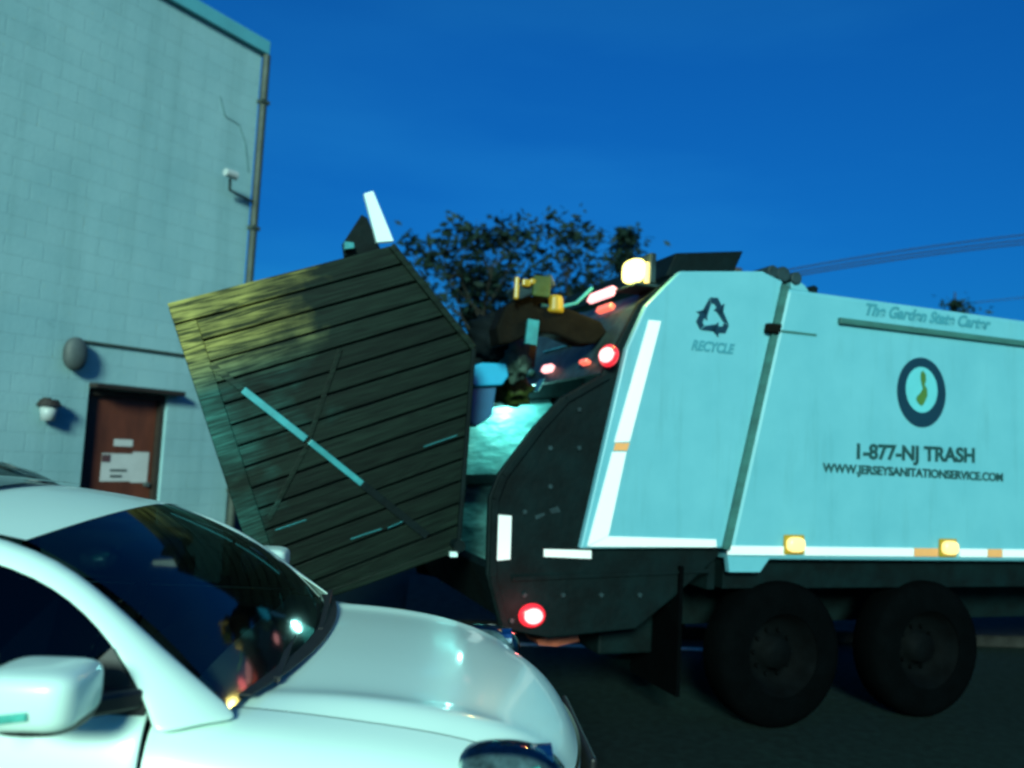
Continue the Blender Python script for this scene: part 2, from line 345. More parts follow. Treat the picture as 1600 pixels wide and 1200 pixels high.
# far kerb and pavement behind the truck
kf = Frame((0, 9.0, 0), R(6))
k = MB().box((-1.0, 0, 0), (40, .15, .13)); struct(place(k.build('kerb', M['concrete'], bevel=.02), kf))
k = MB().box((-1.0, .153, 0), (40, 3.2, .125)); struct(place(k.build('pavement', M['concrete']), kf))
k = MB().box((-1.0, -.55, .004), (2.6, -.43, .006)); struct(place(k.build('road_line', M['line']), kf))

# ------------------------------------------------------------------ building
BF = Frame((-4.85, 9.5, 0), math.atan2(1, .615))
cx_, cz_ = BF.uz(409, 84, 0)          # top corner
b = thing('white_building', 'tall windowless pale plastered building with a metal coping, behind the parked cars', 'building', BF)
H = cz_
dx0, dz0 = BF.uz(139, 606, 0); dx1, _ = BF.uz(263, 620, 0); DT = dz0
# wall with a real door opening
wl = MB()
wl.box((-14, 0, 0), (dx0, .3, H)); wl.box((dx1, 0, 0), (cx_, .3, H)); wl.box((dx0, 0, DT), (dx1, .3, H)); wl.box((dx0, 0, 0), (dx1, .3, .28))
wl.build('wall', M['plaster'], b)
MB().box((cx_-.3, .301, 0), (cx_, 12, H)).build('wall', M['plaster'], b)
MB().box((-14, .301, H-.3), (cx_-.301, 12, H-.05)).build('roof', M['dull'], b)
MB().box((-14.05, -.07, H+.002), (cx_+.09, .34, H+.20)).build('coping', M['coping'], b, bevel=.015)
MB().box((cx_-.30, .341, H+.002), (cx_+.09, 12, H+.20)).build('coping', M['coping'], b, bevel=.015)
ds = MB().cyl((cx_+.05, -.05, .1), (cx_+.05, -.05, H-.02), .055, n=12)
dsp = ds.build('downspout', M['pipe'], b, smooth=False)
for z in (1.2, 3.0, 4.8, 6.6): MB().box((cx_-.02, -.115, z), (cx_+.115, -.001, z+.05)).build('bracket', M['pipe'], dsp)
# door
fr_ = MB().box((dx0+.001, .05, .28), (dx0+.06, .2, DT-.001)).box((dx1-.06, .05, .28), (dx1-.001, .2, DT-.001)).box((dx0+.061, .05, DT-.07), (dx1-.061, .2, DT-.001))
door = MB().box((dx0+.062, .12, .282), (dx1-.062, .17, DT-.072)).build('door', M['door'], b, bevel=.005)
fr_.build('frame', M['frame_dark'], door)
MB().cyl((dx1-.14, .12, 1.3), (dx1-.14, .06, 1.3), .03).build('handle', M['dull'], door)
lx0 = BF.uz(142, 604, -.05)[0]; lx1 = BF.uz(282, 615, -.05)[0]
MB().box((lx0, -.16, DT+.005), (lx1, -.003, DT+.06)).build('canopy', M['frame_dark'], b, bevel=.01)
MB().box((dx0-.1, -.5, 0), (dx1+.2, -.002, .27)).build('doorstep', M['concrete'], b, bevel=.01)
def sheet(x0, y0, x1, y1, nm, m, parent, v=.116):
    a = BF.uz(x0, y0, v); c = BF.uz(x1, y1, v)
    return MB().box((min(a[0],c[0]), v, min(a[1],c[1])), (max(a[0],c[0]), v+.004, max(a[1],c[1]))).build(nm, m, parent)
sheet(179, 686, 207, 698, 'notice', M['paper'], door)
pn = sheet(160, 708, 204, 752, 'notice', M['paper'], door); sheet(208, 706, 229, 754, 'notice', M['paper'], door)
sheet(160, 710, 172, 722, 'print', M['ink'], door, .111); sheet(172, 733, 198, 737, 'print', M['dull'], door, .111); sheet(172, 742, 190, 746, 'print', M['dull'], door, .111)
# round grey horn with conduit
a = BF.on(117, 553, -.09)
hb = tag(place(MB().ell((a.x, -.10, a.z), (.135, .09, .19), e=.9).build('wall_speaker', M['dull'], smooth=True), BF), 'dull grey oval box on the wall left of the brown door, with a conduit', 'wall box')
p0 = BF.on(120, 532, -.02); p1 = BF.on(300, 557, -.02)
tag(place(MB().tube([(p0.x, -.02, p0.z), (p1.x, -.02, p1.z)], .017).build('conduit', M['pipe']), BF), 'thin dark conduit running right from the grey oval box above the brown door', 'pipe')
# wall lantern
a = BF.on(76, 640, -.1)
wlamp = thing('wall_lantern', 'unlit wall lantern with dark cap and pale shade, left of the brown door', 'lantern', Frame(BF.loc + BF.x*a.x, BF.ang))
MB().cyl((0, -.10, a.z+.04), (0, -.10, a.z+.11), .13, .09, 16).build('cap', M['frame_dark'], wlamp)
MB().cyl((0, -.10, a.z-.12), (0, -.10, a.z+.038), .07, .09, 16).build('shade', M['white_plastic'], wlamp, smooth=True)
MB().box((-.03, -.02, a.z-.02), (.03, 0, a.z+.12)).box((-.02, -.1, a.z+.11), (.02, -.0, a.z+.13)).build('bracket', M['frame_dark'], wlamp)
# security camera with bracket and cable
a = BF.on(361, 272, -.25); q = BF.on(403, 292, -.05)
camo = thing('security_camera', 'small pale lilac security camera near the top corner of the building', 'camera', Frame(BF.loc + BF.x*a.x, BF.ang))
MB().cyl((-.09, -.25, a.z), (.08, -.25, a.z), .05, .06).build('housing', M['white_plastic'], camo)
MB().tube([(.03, -.2, a.z-.05), (.12, -.1, a.z-.16), (q.x-a.x, -.05, a.z-.20)], .018).build('bracket', M['pipe'], camo)
MB().tube([tuple(BF.on(x, y, -.008) - Vector((a.x,0,0))) for x, y in ((344,150),(352,182),(374,195),(384,225),(388,268))], .004, 5).build('cable', M['ledge'], camo)

# ------------------------------------------------------------------ refuse truck
TF = Frame((2.10, 6.2, 0), math.atan2(1300, 3700))
T = thing('refuse_truck', 'pale rear loading refuse truck with reflective tape, round emblem and red tail lamps', 'truck', TF)
W = 2.45
P = lambda x, y, v=0: TF.uz(x, y, v)
def pz(pts, v=0): return [P(x, y, v) for x, y in pts]
# body
zt0 = P(1290, 458)[1]; zb = P(1300, 876)[1]; uend = 4.9
us, _ = P(1136, 860); ut, _ = P(1227, 445)
def grime(m):
    t = m.node_tree; b = t.nodes['Principled BSDF']; l = t.links.new; N = t.nodes.new
    tc = N('ShaderNodeTexCoord'); mp = N('ShaderNodeMapping'); mp.inputs['Scale'].default_value = (5,5,.55); l(tc.outputs['Object'], mp.inputs[0])
    n = N('ShaderNodeTexNoise'); n.inputs['Scale'].default_value = 1.4; n.inputs['Detail'].default_value = 9; n.inputs['Roughness'].default_value = .7; l(mp.outputs[0], n.inputs['Vector'])
    r_ = N('ShaderNodeValToRGB'); r_.color_ramp.elements[0].position = .30; r_.color_ramp.elements[0].color = (.62,.66,.62,1); r_.color_ramp.elements[1].position = .47; r_.color_ramp.elements[1].color = (1,1,1,1); l(n.outputs[0], r_.inputs[0])
    src = b.inputs['Base Color'].links[0].from_socket
    mx = N('ShaderNodeMix'); mx.data_type = 'RGBA'; mx.blend_type = 'MULTIPLY'; mx.inputs[0].default_value = .35
    l(src, mx.inputs[6]); l(r_.outputs[0], mx.inputs[7]); l(mx.outputs[2], b.inputs['Base Color'])
grime(M['truck'])
body = MB(); zt1 = P(1590, 497)[1]
slope = (zt1 - zt0) / (P(1590, 497)[0] - P(1290, 458)[0])
ztop = lambda u: zt0
print('TRUCK top', zt0, zt1, 'bottom', zb, 'seam', us, ut)
body.prism([(us+.01, zb), (uend, zb), (uend, zt0-.12), (uend-.12, zt0), (ut+.03, zt0)], 0, W)
bo = body.build('body', M['truck'], T, bevel=.03)
# small apron below the body
MB().prism(pz([(1137,868),(1206,868),(1188,894),(1140,894)]), .004, .05).build('apron', M['truck'], T)
# tailgate white side panel
wp = pz([(1062,424),(1190,424),(1222,440),(1130,856),(906,857),(978,545),(1008,478)])
MB().prism(wp, -.012, .05).build('tailgate_panel', M['truck'], T, bevel=.012)
# dark hopper sides
side = pz([(1058,428),(1004,470),(945,585),(880,622),(838,668),(782,742),(768,778),(764,900),(786,985),(862,1000),(1000,985),(1060,935),(1128,872),(1133,858),(1224,448)])
MB().prism(side, .052, .10).build('hopper_side', M['black_steel'], T, bevel=.01)
side2 = [s for s in side]
MB().prism(side2, W-.05, W-.002).build('hopper_side', M['black_steel'], T, bevel=.01)
# scuffed liner on the far hopper side
vl = W-.055
MB().prism(pz([(700,642),(765,636),(852,627),(880,640),(900,900),(690,910)], vl), vl-.02, vl).build('hopper_liner', M['hopper'], T)
ln = MB(); a = TF.on(690, 640, vl-.06); c = TF.on(858, 627, vl-.06); ln.bar(a, c, .035, .05); ln.build('hopper_rim', M['black_steel'], T)
a = TF.on(690, 749, vl-.06); c = TF.on(800, 748, vl-.06); MB().bar(a, c, .09, .05).build('hopper_rail', M['black_steel'], T)
# hopper floor and sill
f0 = P(772, 880); f1 = P(800, 985); f2 = P(880, 998); f3 = P(1040, 940)
MB().prism([f0, (f0[0]+.03, f0[1]-.02), (f1[0]+.05, f1[1]+.06), (f2[0], f2[1]+.06), (f3[0], f3[1]+.05), (f3[0], f3[1]+.02), (f2[0], f2[1]+.01), (f1[0]+.02, f1[1]+.02), (f0[0]-.03, f0[1]-.04)], .102, W-.052).build('hopper_floor', M['black_steel'], T)
# upper rear sheet, between near and far sides
e0 = P(1052, 440); e1 = P(1003, 476); e2 = P(950, 582)
MB().prism([e0, e1, e2, (e2[0]+.06, e2[1]+.0), (e1[0]+.07, e1[1]+.0), (e0[0]+.05, e0[1]-.03)], .102, W-.052).build('rear_sheet', M['grey_steel'], T, bevel=.01)
SN = Vector((-(e1[1]-e2[1]), 0, (e1[0]-e2[0]))).normalized()
if SN.x > 0: SN = -SN
SP = Vector((e1[0], 0, e1[1]))
def rl(px, py, off=.0): return TF.hit(px, py, SP + SN*off, SN)
RB = Vector((e1[0]-e2[0], 0, e1[1]-e2[1])).normalized()    # up along the sheet
def rear_pad(px, py, w_, h_, nm, m, th=.05, off=.03, bev=.01):
    p = rl(px, py, off); o = MB(); o.bar(p - RB*h_/2, p + RB*h_/2, w_, th, SN); return o.build(nm, m, T, bevel=bev)
def rear_round(px, py, r, nm, m, th=.05, sx=1):
    p = rl(px, py, .03); o = MB().cyl(p - SN*th, p + SN*.02, r, r*.9, 24); return o.build(nm, m, T, bevel=.006)
rear_pad(940, 461, .42, .075, 'marker_lamp', M['lamp_red_hot'])
rear_pad(946, 482, .24, .05, 'marker_lamp', M['lamp_red_dim'])
tq_ = rl(951, 556, .05); tl_ = MB().ell(tq_, (.05, .12, .078)).build('tail_lamp', M['lamp_red_rim'], T, smooth=True); MB().ell(tq_ - SP*0 + Vector((-.025, -.03, 0)), (.05, .085, .054)).build('bulb_glow', M['lamp_red_hot'], tl_, smooth=True)
rear_pad(914, 566, .12, .035, 'marker_lamp', M['lamp_red_dim'])
rear_pad(856, 576, .17, .06, 'marker_lamp', M['lamp_red_hot'])
rear_pad(826, 583, .13, .06, 'reflector', M['galv'])
rear_pad(842, 602, .13, .12, 'plate', M['galv'], .01, .02)
rear_pad(868, 545, .55, .012, 'seam_strip', M['galv'], .01, .012, 0)
# top light and its housing
yp = TF.on(990, 424, .22)
MB().ell(yp, (.055, .12, .085), e=.6).build('work_lamp', M['lamp_yellow'], T, smooth=True)
MB().box((yp.x+.06, .08, yp.z-.10), (yp.x+.11, .42, yp.z+.12)).box((yp.x-.05, .08, yp.z-.13), (yp.x+.35, .42, yp.z-.105)).build('lamp_housing', M['grey_steel'], T, bevel=.01)
for xx in (1012, 1021): 
    q = TF.on(xx, 425, .1); MB().box((q.x-.012, .09, q.z-.08), (q.x+.012, .13, q.z+.07)).build('lamp_fin', M['lamp_amber'], T)
wp_ = TF.loc + TF.x*(yp.x-.10) + TF.y*(.12) + Vector((0,0,yp.z-.02))
# roof deflector
MB().prism(pz([(1056,395),(1162,392),(1148,424),(1040,432)], .2), .2, W-.2).build('roof_deflector', M['black_steel'], T, bevel=.01)
# seam post, hinge fittings
s0 = TF.on(1133, 858, -.02); s1 = TF.on(1226, 446, -.02)
MB().bar(s0, s1, .055, .045).build('seam_post', M['ledge'], T)
MB().prism(pz([(1192,506),(1214,508),(1210,524),(1190,520)]), -.07, -.02).build('latch', M['brown_steel'], T, bevel=.01)
hg = MB(); 
for (x, y, r) in ((1196,428,.05),(1212,432,.06),(1232,438,.05)): q = TF.on(x, y, .1); hg.cyl((q.x, .0, q.z), (q.x, .35, q.z), r, n=14)
hg.build('hinge', M['grey_steel'], T, bevel=.01)
MB().prism(pz([(1238,440),(1252,438),(1262,446),(1268,456),(1240,452)]), .02, .3).build('hinge_cover', M['truck'], T, bevel=.01)
MB().prism(pz([(1254,452),(1286,442),(1292,446),(1290,458)]), .1, .7).build('roof_flap', M['black_steel'], T)
# body ledge
a = TF.on(1310, 500, -.012); c = TF.on(1598, 541, -.012)
lz = (a.z+c.z)/2
MB().prism([(a.x, a.z-.03), (uend, a.z-.03), (uend, a.z+.018), (a.x, a.z+.018)], -.035, -.001).build('ledge', M['ledge'], T, bevel=.006)
a = TF.on(1222, 517, -.012); c = TF.on(1275, 520, 0)
MB().prism([(a.x, a.z-.008), (c.x, a.z-.008), (c.x, a.z+.008), (a.x, a.z+.008)], -.008, -.001).build('ledge', M['ledge'], T)
# reflective tapes
def tape(pts, nm='reflective_tape', m='tape', v=-.02): return MB().prism(pz(pts, v), v, v+.007).build(nm, M[m], T)
tape([(1014,500),(1033,502),(984,690),(960,691)])
tape([(962,692),(984,692),(980,704),(959,704)], m='tape_red')
tape([(957,706),(979,706),(952,832),(950,838),(918,853)])
tape([(919,854),(951,838),(1119,843),(1120,855)])
zt = P(1300, 861, -.02)[1]
def btape(x0, x1, m='tape'):
    a = P(x0, 860, -.012)[0]; c = P(x1, 860, -.012)[0]
    return MB().box((a, -.012, zt-.035), (c, -.002, zt+.028)).build('reflective_tape', M[m], T)
for x0, x1, m in ((1137,1228,'tape'),(1258,1428,'tape'),(1429,1466,'tape_red'),(1500,1543,'tape'),(1544,1566,'tape_red'),(1567,1700,'tape')): btape(x0, x1, m)
MB().prism(pz([(775,804),(799,806),(797,874),(773,876)], .04), .035, .05).build('reflective_tape', M['tape'], T)
tape([(850,858),(924,860),(924,873),(850,870)], v=.04)
for x, y in ((1243,851),(1484,856)):
    q = TF.on(x, y, -.03); lmp = MB().ell((q.x, -.035, q.z), (.075, .035, .055), e=.7).build('marker_lamp', M['lamp_amber'], T, smooth=True)
    MB().box((q.x-.09, -.02, q.z-.075), (q.x+.09, -.001, q.z+.07)).build('bezel', M['lamp_amber_dim'], lmp, bevel=.01)
# lower red lamp
q = TF.on(832, 962, .02); tl = MB().ell((q.x, .03, q.z), (.095, .045, .078)).build('tail_lamp', M['lamp_red_rim'], T, smooth=True); MB().ell((q.x, .005, q.z), (.066, .045, .052)).build('bulb_glow', M['lamp_red_hot'], tl, smooth=True)
# orange-red step plate below the tail
MB().prism(pz([(838,1000),(902,985),(905,1002),(870,1010),(842,1008)], .3), .3, .55).build('step', M['orange'], T)
rim_px = [(945,585),(880,622),(838,668),(782,742),(768,778),(764,900),(786,985)]
for p_, q_ in zip(rim_px, rim_px[1:]):
    a = P(p_[0]+6, p_[1]+2, .04); c = P(q_[0]+6, q_[1]+2, .04)
    MB().bar((a[0], .040, a[1]), (c[0], .040, c[1]), .045, .022).build('edge_stiffener', M['black_steel'], T, bevel=.004)
for x, y in ((905,640),(905,700),(860,700),(860,760),(820,800),(820,930),(880,930),(940,930),(1000,930),(800,970)):
    q = P(x, y, .04); MB().cyl((q[0], .052, q[1]), (q[0], .035, q[1]), .016, n=8).build('bolt', M['grey_steel'], T)
a = P(800, 905, .04); c = P(1110, 892, .04); MB().bar((a[0], .045, a[1]), (c[0], .045, c[1]), .03, .014).build('weld_seam', M['black_steel'], T, bevel=.003)
# scuffs on the hopper side
MB().prism(pz([(858,796),(872,791),(876,800),(862,803)], .045), .045, .051).build('scuff_plate', M['grey_steel'], T)
MB().prism(pz([(836,806),(850,801),(852,805),(838,812)], .045), .045, .051).build('scuff_plate', M['grey_steel'], T)
# lift arm across the tailgate, dark curved beam
va = .40
arm = pz([(776,512),(790,478),(818,462),(852,463),(890,482),(940,502),(950,520),(930,538),(905,538),(868,522),(836,520),(800,536),(780,540)], va)
MB().prism(arm, va, va+.2).build('lift_arm', M['brown_steel'], T, bevel=.02)
st = TF.on(833, 500, va-.02); sb = TF.on(829, 538, va-.02)
MB().bar(st, sb, .085, .03).build('arm_plate', M['galv'], T)
# beacon bar above the arm
q0 = TF.on(800, 462, va); q1 = TF.on(858, 440, va)
bb = MB(); bb.bar(q0, q1, .10, .2, (0,1,0)); bb.build('beacon_bar', M['grey_steel'], T, bevel=.02)
for x, y, wd, hh in ((807,450,.03,.16),(846,448,.13,.15),(822,442,.06,.05),(833,440,.05,.04)):
    q = TF.on(x, y, va-.12); MB().box((q.x-wd/2, va-.14, q.z-hh/2), (q.x+wd/2, va-.1, q.z+hh/2)).build('beacon_lens', M['lamp_amber_dim'] if x != 846 else M['bag_green'], T, bevel=.01)
q = TF.on(873, 470, va-.05); bc = MB().cyl((q.x, va+.02, q.z-.08), (q.x, va+.02, q.z+.05), .07, .055, 18).build('beacon', M['lamp_amber_dim'], T, bevel=.02)
tb = MB(); tb.tube([TF.on(*c, va) for c in ((845,477),(875,480),(900,474),(925,450))], .014); tb.build('hydraulic_hose', M['galv'], T)
# packer blade inside, body front bulkhead
MB().box((-.62, .11, 1.0), (-.56, W-.06, e0[1]-.25)).build('packer_blade', M['black_steel'], T)
# chassis, guards, flaps
ch = MB(); ch.box((-1.2, .75, .62), (uend+2.2, .87, .92)).box((-1.2, 1.58, .62), (uend+2.2, 1.70, .92)); ch.build('chassis_rail', M['black_steel'], T)
MB().box((us+.05, .12, zb-.22), (uend, W-.12, zb-.003)).build('subframe', M['black_steel'], T)
MB().box((-.90, .02, .28), (-.87, .70, zb-.05)).build('mud_flap', M['rubber'], T)
MB().box((-.90, W-.70, .28), (-.87, W-.02, zb-.05)).build('mud_flap', M['rubber'], T)
MB().box((-1.35, .35, .50), (-.91, W-.35, 1.0)).build('rear_crossmember', M['black_steel'], T, bevel=.02)
def truck_wheel(u, v, sgn):
    o = MB(); rr = .53
    prof = [(.30, .0), (.44, -.01), (.50, .01), (.53, .05), (.53, .25), (.50, .29), (.3, .30)]
    n = 40; rows = [[(u + r_*math.cos(a*math.tau/n), v + sgn*d_, .53 + r_*math.sin(a*math.tau/n)) for a in range(n+1)] for r_, d_ in prof]
    o.grid(rows); t = o.build('wheel', M['rubber'], T, smooth=True)
    rows = [[(u + r_*math.cos(a*math.tau/n), v + sgn*d_, .53 + r_*math.sin(a*math.tau/n)) for a in range(n+1)] for r_, d_ in ((.001,.08),(.11,.06),(.12,.15),(.22,.16),(.27,.05),(.31,.0))]
    MB().grid(rows).build('rim', M['rim'], t, smooth=True)
    for k_ in range(10):
        a = k_*math.tau/10; MB().cyl((u+.165*math.cos(a), v+sgn*.16, .53+.165*math.sin(a)), (u+.165*math.cos(a), v+sgn*.12, .53+.165*math.sin(a)), .016, n=6).build('lug_nut', M['rim'], t)
for u in (0.0, 1.38, 6.6):
    truck_wheel(u, .03, 1); truck_wheel(u, W-.03, -1)
# cab beyond the body
MB().prism([(uend+.15, .6), (uend+2.1, .6), (uend+2.15, 1.6), (uend+1.9, 2.7), (uend+.15, 2.75)], .05, W-.05).build('cab', M['truck'], T, bevel=.06)
MB().prism([(uend+.9, 1.65), (uend+2.0, 1.65), (uend+1.8, 2.4), (uend+.9, 2.4)], .03, .049).build('cab_window', M['trim'], T)
# emblem ring
ec = TF.on(1440, 613, -.003)
def ring(cu, cz, ri, ro, y0, y1, nm, m, par, n=48, oz=0, oz2=0):
    o = MB(); vs = []; fs = []
    for k_ in range(n):
        a = k_*math.tau/n
        for r_, y_, oo in ((ro, y0, 0), (ri, y0, oz2), (ri, y1, oz2), (ro, y1, 0)): vs.append((cu + r_*math.cos(a)*.96, y_, cz + r_*math.sin(a)*1.08 + oo))
    for k_ in range(n):
        j = (k_+1) % n
        for q_ in range(4): fs.append((k_*4+q_, j*4+q_, j*4+(q_+1)%4, k_*4+(q_+1)%4))
    o.add(vs, fs); return o.build(nm, m, par)
er = (TF.on(1440, 558, 0).z - TF.on(1440, 667, 0).z)/2/1.08
em = ring(ec.x, ec.z, er*.66, er, -.006, -.001, 'emblem', M['decal_dark'], T, oz2=er*.08)
o = MB(); n = 40
o.prism([(ec.x+er*.655*math.cos(k_*math.tau/n)*.96, ec.z+er*.08+er*.655*math.sin(k_*math.tau/n)*1.08) for k_ in range(n)], -.004, -.001); o.build('emblem_disc', M['decal_pale'], em)
st_ = [(.02,.62),(.14,.52),(.16,.30),(.10,.18),(.20,.05),(.22,-.15),(.12,-.36),(.02,-.50),(-.10,-.46),(-.22,-.34),(-.20,-.22),(-.05,-.08),(.04,.05),(-.02,.2),(-.06,.4),(-.04,.55)]
MB().prism([(ec.x+x*er*1.0, ec.z+er*.07+z*er*.98) for x, z in st_], -.008, -.0045).build('emblem_shape', M['decal_green'], em)
# recycling mark
rc = TF.on(1114, 494, -.014)
rr_ = (TF.on(1114, 462, 0).z - TF.on(1114, 523, 0).z)/2
for k_ in range(3):
    a = k_*math.tau/3
    rot = lambda x, z: (rc.x + (x*math.cos(a)-z*math.sin(a))*rr_*1.08, rc.z-.01 + (x*math.sin(a)+z*math.cos(a))*rr_*1.12)
    o = MB()
    o.prism([rot(*p) for p in ((-.62,.18),(-.22,.86),(-.16,.56),(-.33,.02))], -.02, -.0125)
    o.prism([rot(*p) for p in ((-.18,.90),(.22,.92),(.42,.60),(.60,.70),(.50,.18),(.02,.34),(.18,.46),(.04,.64),(-.12,.62))], -.02, -.0125)
    o.build('recycling_arrow', M['decal_dark'], T)
a = TF.on(1080, 540, -.014); c = TF.on(1148, 546, -.014)
text('RECYCLE', 'lettering', M['decal_faint'], T, (a.x, -.015, (a.z+c.z)/2-.03), .10, c.x-a.x, shear=.3)
# lettering
a = TF.on(1334, 716, -.003); c = TF.on(1523, 722, -.003)
text('1-877-NJ TRASH', 'lettering', M['decal_text'], T, (a.x, -.003, a.z), .16, c.x-a.x, slope=(c.z-a.z)/(c.x-a.x))
a = TF.on(1286, 737, -.003); c = TF.on(1567, 752, -.003)
text('WWW.JERSEYSANITATIONSERVICE.COM', 'lettering', M['decal_text'], T, (a.x, -.003, a.z), .092, c.x-a.x, slope=(c.z-a.z)/(c.x-a.x))
a = TF.on(1350, 491, -.003); c = TF.on(1548, 515, -.003)
text('The Garden State Carter', 'lettering', M['decal_faint'], T, (a.x, -.003, a.z), .13, c.x-a.x, shear=.35, slope=(c.z-a.z)/(c.x-a.x))
# lights given off by the lit lamps
def W_(p): return TF.loc + TF.x*p[0] + TF.y*p[1] + Vector((0,0,p[2]))
q = rl(940, 461, .25); l1 = point_light(W_(q), 1.0, (1,.15,.15), .05); 
q = rl(946, 556, .2); l2 = point_light(W_(q), 1.2, (1,.10,.10), .05)
q = TF.on(828, 965, -.12); l3 = point_light(W_(q), 3.0, (1,.12,.12), .04)
l4 = point_light(wp_, 16, (1,.85,.2), .05)
# added, unseen lamp that makes the bright patch on the hopper's far side
hp = TF.on(812, 652, vl-.30)
hl = MB().cyl((hp.x+.05, hp.y, hp.z+.30), (hp.x+.05, hp.y-.0, hp.z+.36), .05, .04).build('added_hopper_lamp', M['added_lamp_cyan'], T)
l5 = point_light(W_((hp.x+.02, hp.y-.02, hp.z+.10)), 42, (.35,1,.9), .05)
for l_, nm in ((l1,'marker'),(l2,'tail'),(l3,'tail'),(l4,'work'),(l5,'hopper')):
    l_.name = 'lamp_light'

# ------------------------------------------------------------------ tilted plank container
VC = .30
KF0 = Frame(TF.loc, TF.ang)
pent = [KF0.uz(x, y, VC) for x, y in ((262,475),(610,385),(738,545),(714,854),(421,959))]
cu_ = sum(p[0] for p in pent)/5
KF = Frame(TF.loc + TF.x*cu_ + TF.y*(VC+.9), TF.ang)
pent = [(p[0]-cu_, p[1]) for p in pent]
Kp = lambda x, y, v=0.: (KF.on(x, y, v-.9).x, KF.on(x, y, v-.9).z)     # v measured from the face
dirp = Vector((pent[1][0]-pent[0][0], pent[1][1]-pent[0][1])).normalized()
ang = math.atan2(dirp.y, dirp.x); WOODANG = ang
print('CONTAINER pent', [(round(a,2), round(b_,2)) for a, b_ in pent], 'ang', math.degrees(ang))
# along-plank coordinate of left and right ends for the painted light
def rotx(p): return p[0]*math.cos(ang) + p[1]*math.sin(ang)
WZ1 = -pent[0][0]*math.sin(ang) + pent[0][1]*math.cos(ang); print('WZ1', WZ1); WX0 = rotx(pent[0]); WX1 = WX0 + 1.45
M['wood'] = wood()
K = thing('plank_container', 'tilted dark plank sided waste container hoisted over the truck hopper with a diagonal steel brace', 'container', KF)
Y0 = -.9
nrm = Vector((-dirp.y, dirp.x))
tops = nrm.dot(Vector(pent[0]))
lows = min(nrm.dot(Vector(p)) for p in pent)
edge_l = (Vector(pent[4]) - Vector(pent[0])).normalized(); nl = Vector((-edge_l.y, edge_l.x)); nl = nl if nl.x > 0 else -nl  # pointing right, inside
cl = nl.dot(Vector(pent[0]))
def half(poly, n_, c_, keep_less=True):
    return clip(poly, n_.x, n_.y, c_) if keep_less else clip(poly, -n_.x, -n_.y, -c_)
NB = 15; bw = (tops - lows)/NB
stile_w = .13
for i in range(NB):
    hi = tops - i*bw - (.0075 if i else 0); lo_ = tops - (i+1)*bw + .0075
    poly = half(half(pent, nrm, hi), nrm, lo_, False)
    if i > 0: poly = half(poly, nl, cl + stile_w, False)
    if len(poly) < 3: continue
    dpt = random.uniform(-.006, .006)
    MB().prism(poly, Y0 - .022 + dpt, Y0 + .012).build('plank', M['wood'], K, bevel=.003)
poly = half(half(pent, nl, cl + stile_w - .001), nrm, tops - bw - .0045)
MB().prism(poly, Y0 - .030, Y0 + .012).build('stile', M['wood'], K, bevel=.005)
# shell behind the planks
inner = [(p[0]*.985, 1.9 + (p[1]-1.9)*.985) for p in pent]
MB().prism(inner, Y0+.0125, Y0+.05).build('side_sheet', M['black_steel'], K)
MB().prism(inner, -Y0-.05, -Y0).build('side_sheet', M['black_steel'], K)
def slab(a_, b_, nm, th=.03):
    a3 = Vector((a_[0], 0, a_[1])); b3 = Vector((b_[0], 0, b_[1])); d_ = (b3-a3).normalized(); nn = Vector((-d_.z, 0, d_.x))
    o = MB(); o.bar(a3, b3, 1.7, th, nn); return o.build(nm, M['black_steel'], K)
slab(inner[0], inner[1], 'lid'); slab(inner[4], inner[0], 'floor'); slab(inner[3], inner[4], 'front_wall')
# worn edge bead along the sloped mouth and top
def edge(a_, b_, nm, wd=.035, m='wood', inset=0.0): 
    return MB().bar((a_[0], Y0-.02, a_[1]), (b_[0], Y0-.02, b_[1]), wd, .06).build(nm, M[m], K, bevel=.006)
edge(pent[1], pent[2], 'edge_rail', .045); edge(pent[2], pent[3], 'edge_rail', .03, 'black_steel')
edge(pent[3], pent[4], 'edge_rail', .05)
# diagonal braces; main bar's sheen painted as bright and dark lengths
a0 = Kp(330, 570, -.04); a = Kp(380, 609, -.04); m_ = Kp(478, 686, -.05); m2 = Kp(484, 690, -.04); c = Kp(668, 838, -.04)
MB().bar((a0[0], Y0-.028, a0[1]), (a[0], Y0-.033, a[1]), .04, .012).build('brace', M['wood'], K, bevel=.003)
MB().bar((a[0], Y0-.034, a[1]), (m_[0], Y0-.05, m_[1]), .045, .012).build('brace', M['galv'], K, bevel=.003)
e_ = Kp(566, 756, -.04)
MB().bar((m2[0], Y0-.042, m2[1]), (e_[0], Y0-.036, e_[1]), .038, .012).build('brace', M['galv'], K, bevel=.003)
MB().bar((e_[0], Y0-.038, e_[1]), (c[0], Y0-.034, c[1]), .05, .012).build('brace', M['black_steel'], K, bevel=.003)
a = Kp(532, 545, -.03); c = Kp(478, 700, -.03); d_ = Kp(420, 812, -.03)
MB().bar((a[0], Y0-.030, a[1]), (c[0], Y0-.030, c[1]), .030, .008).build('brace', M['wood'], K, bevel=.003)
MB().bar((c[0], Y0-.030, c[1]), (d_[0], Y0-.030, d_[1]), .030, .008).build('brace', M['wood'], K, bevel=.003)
for x0, y0, x1, y1 in ((662,698,714,680),(606,825,634,812),(548,842,596,826),(430,828,478,812)):
    a = Kp(x0, y0, -.03); c = Kp(x1, y1, -.03)
    MB().bar((a[0], Y0-.033, a[1]), (c[0], Y0-.033, c[1]), .0045, .006).build('splinter', M['galv'], K)
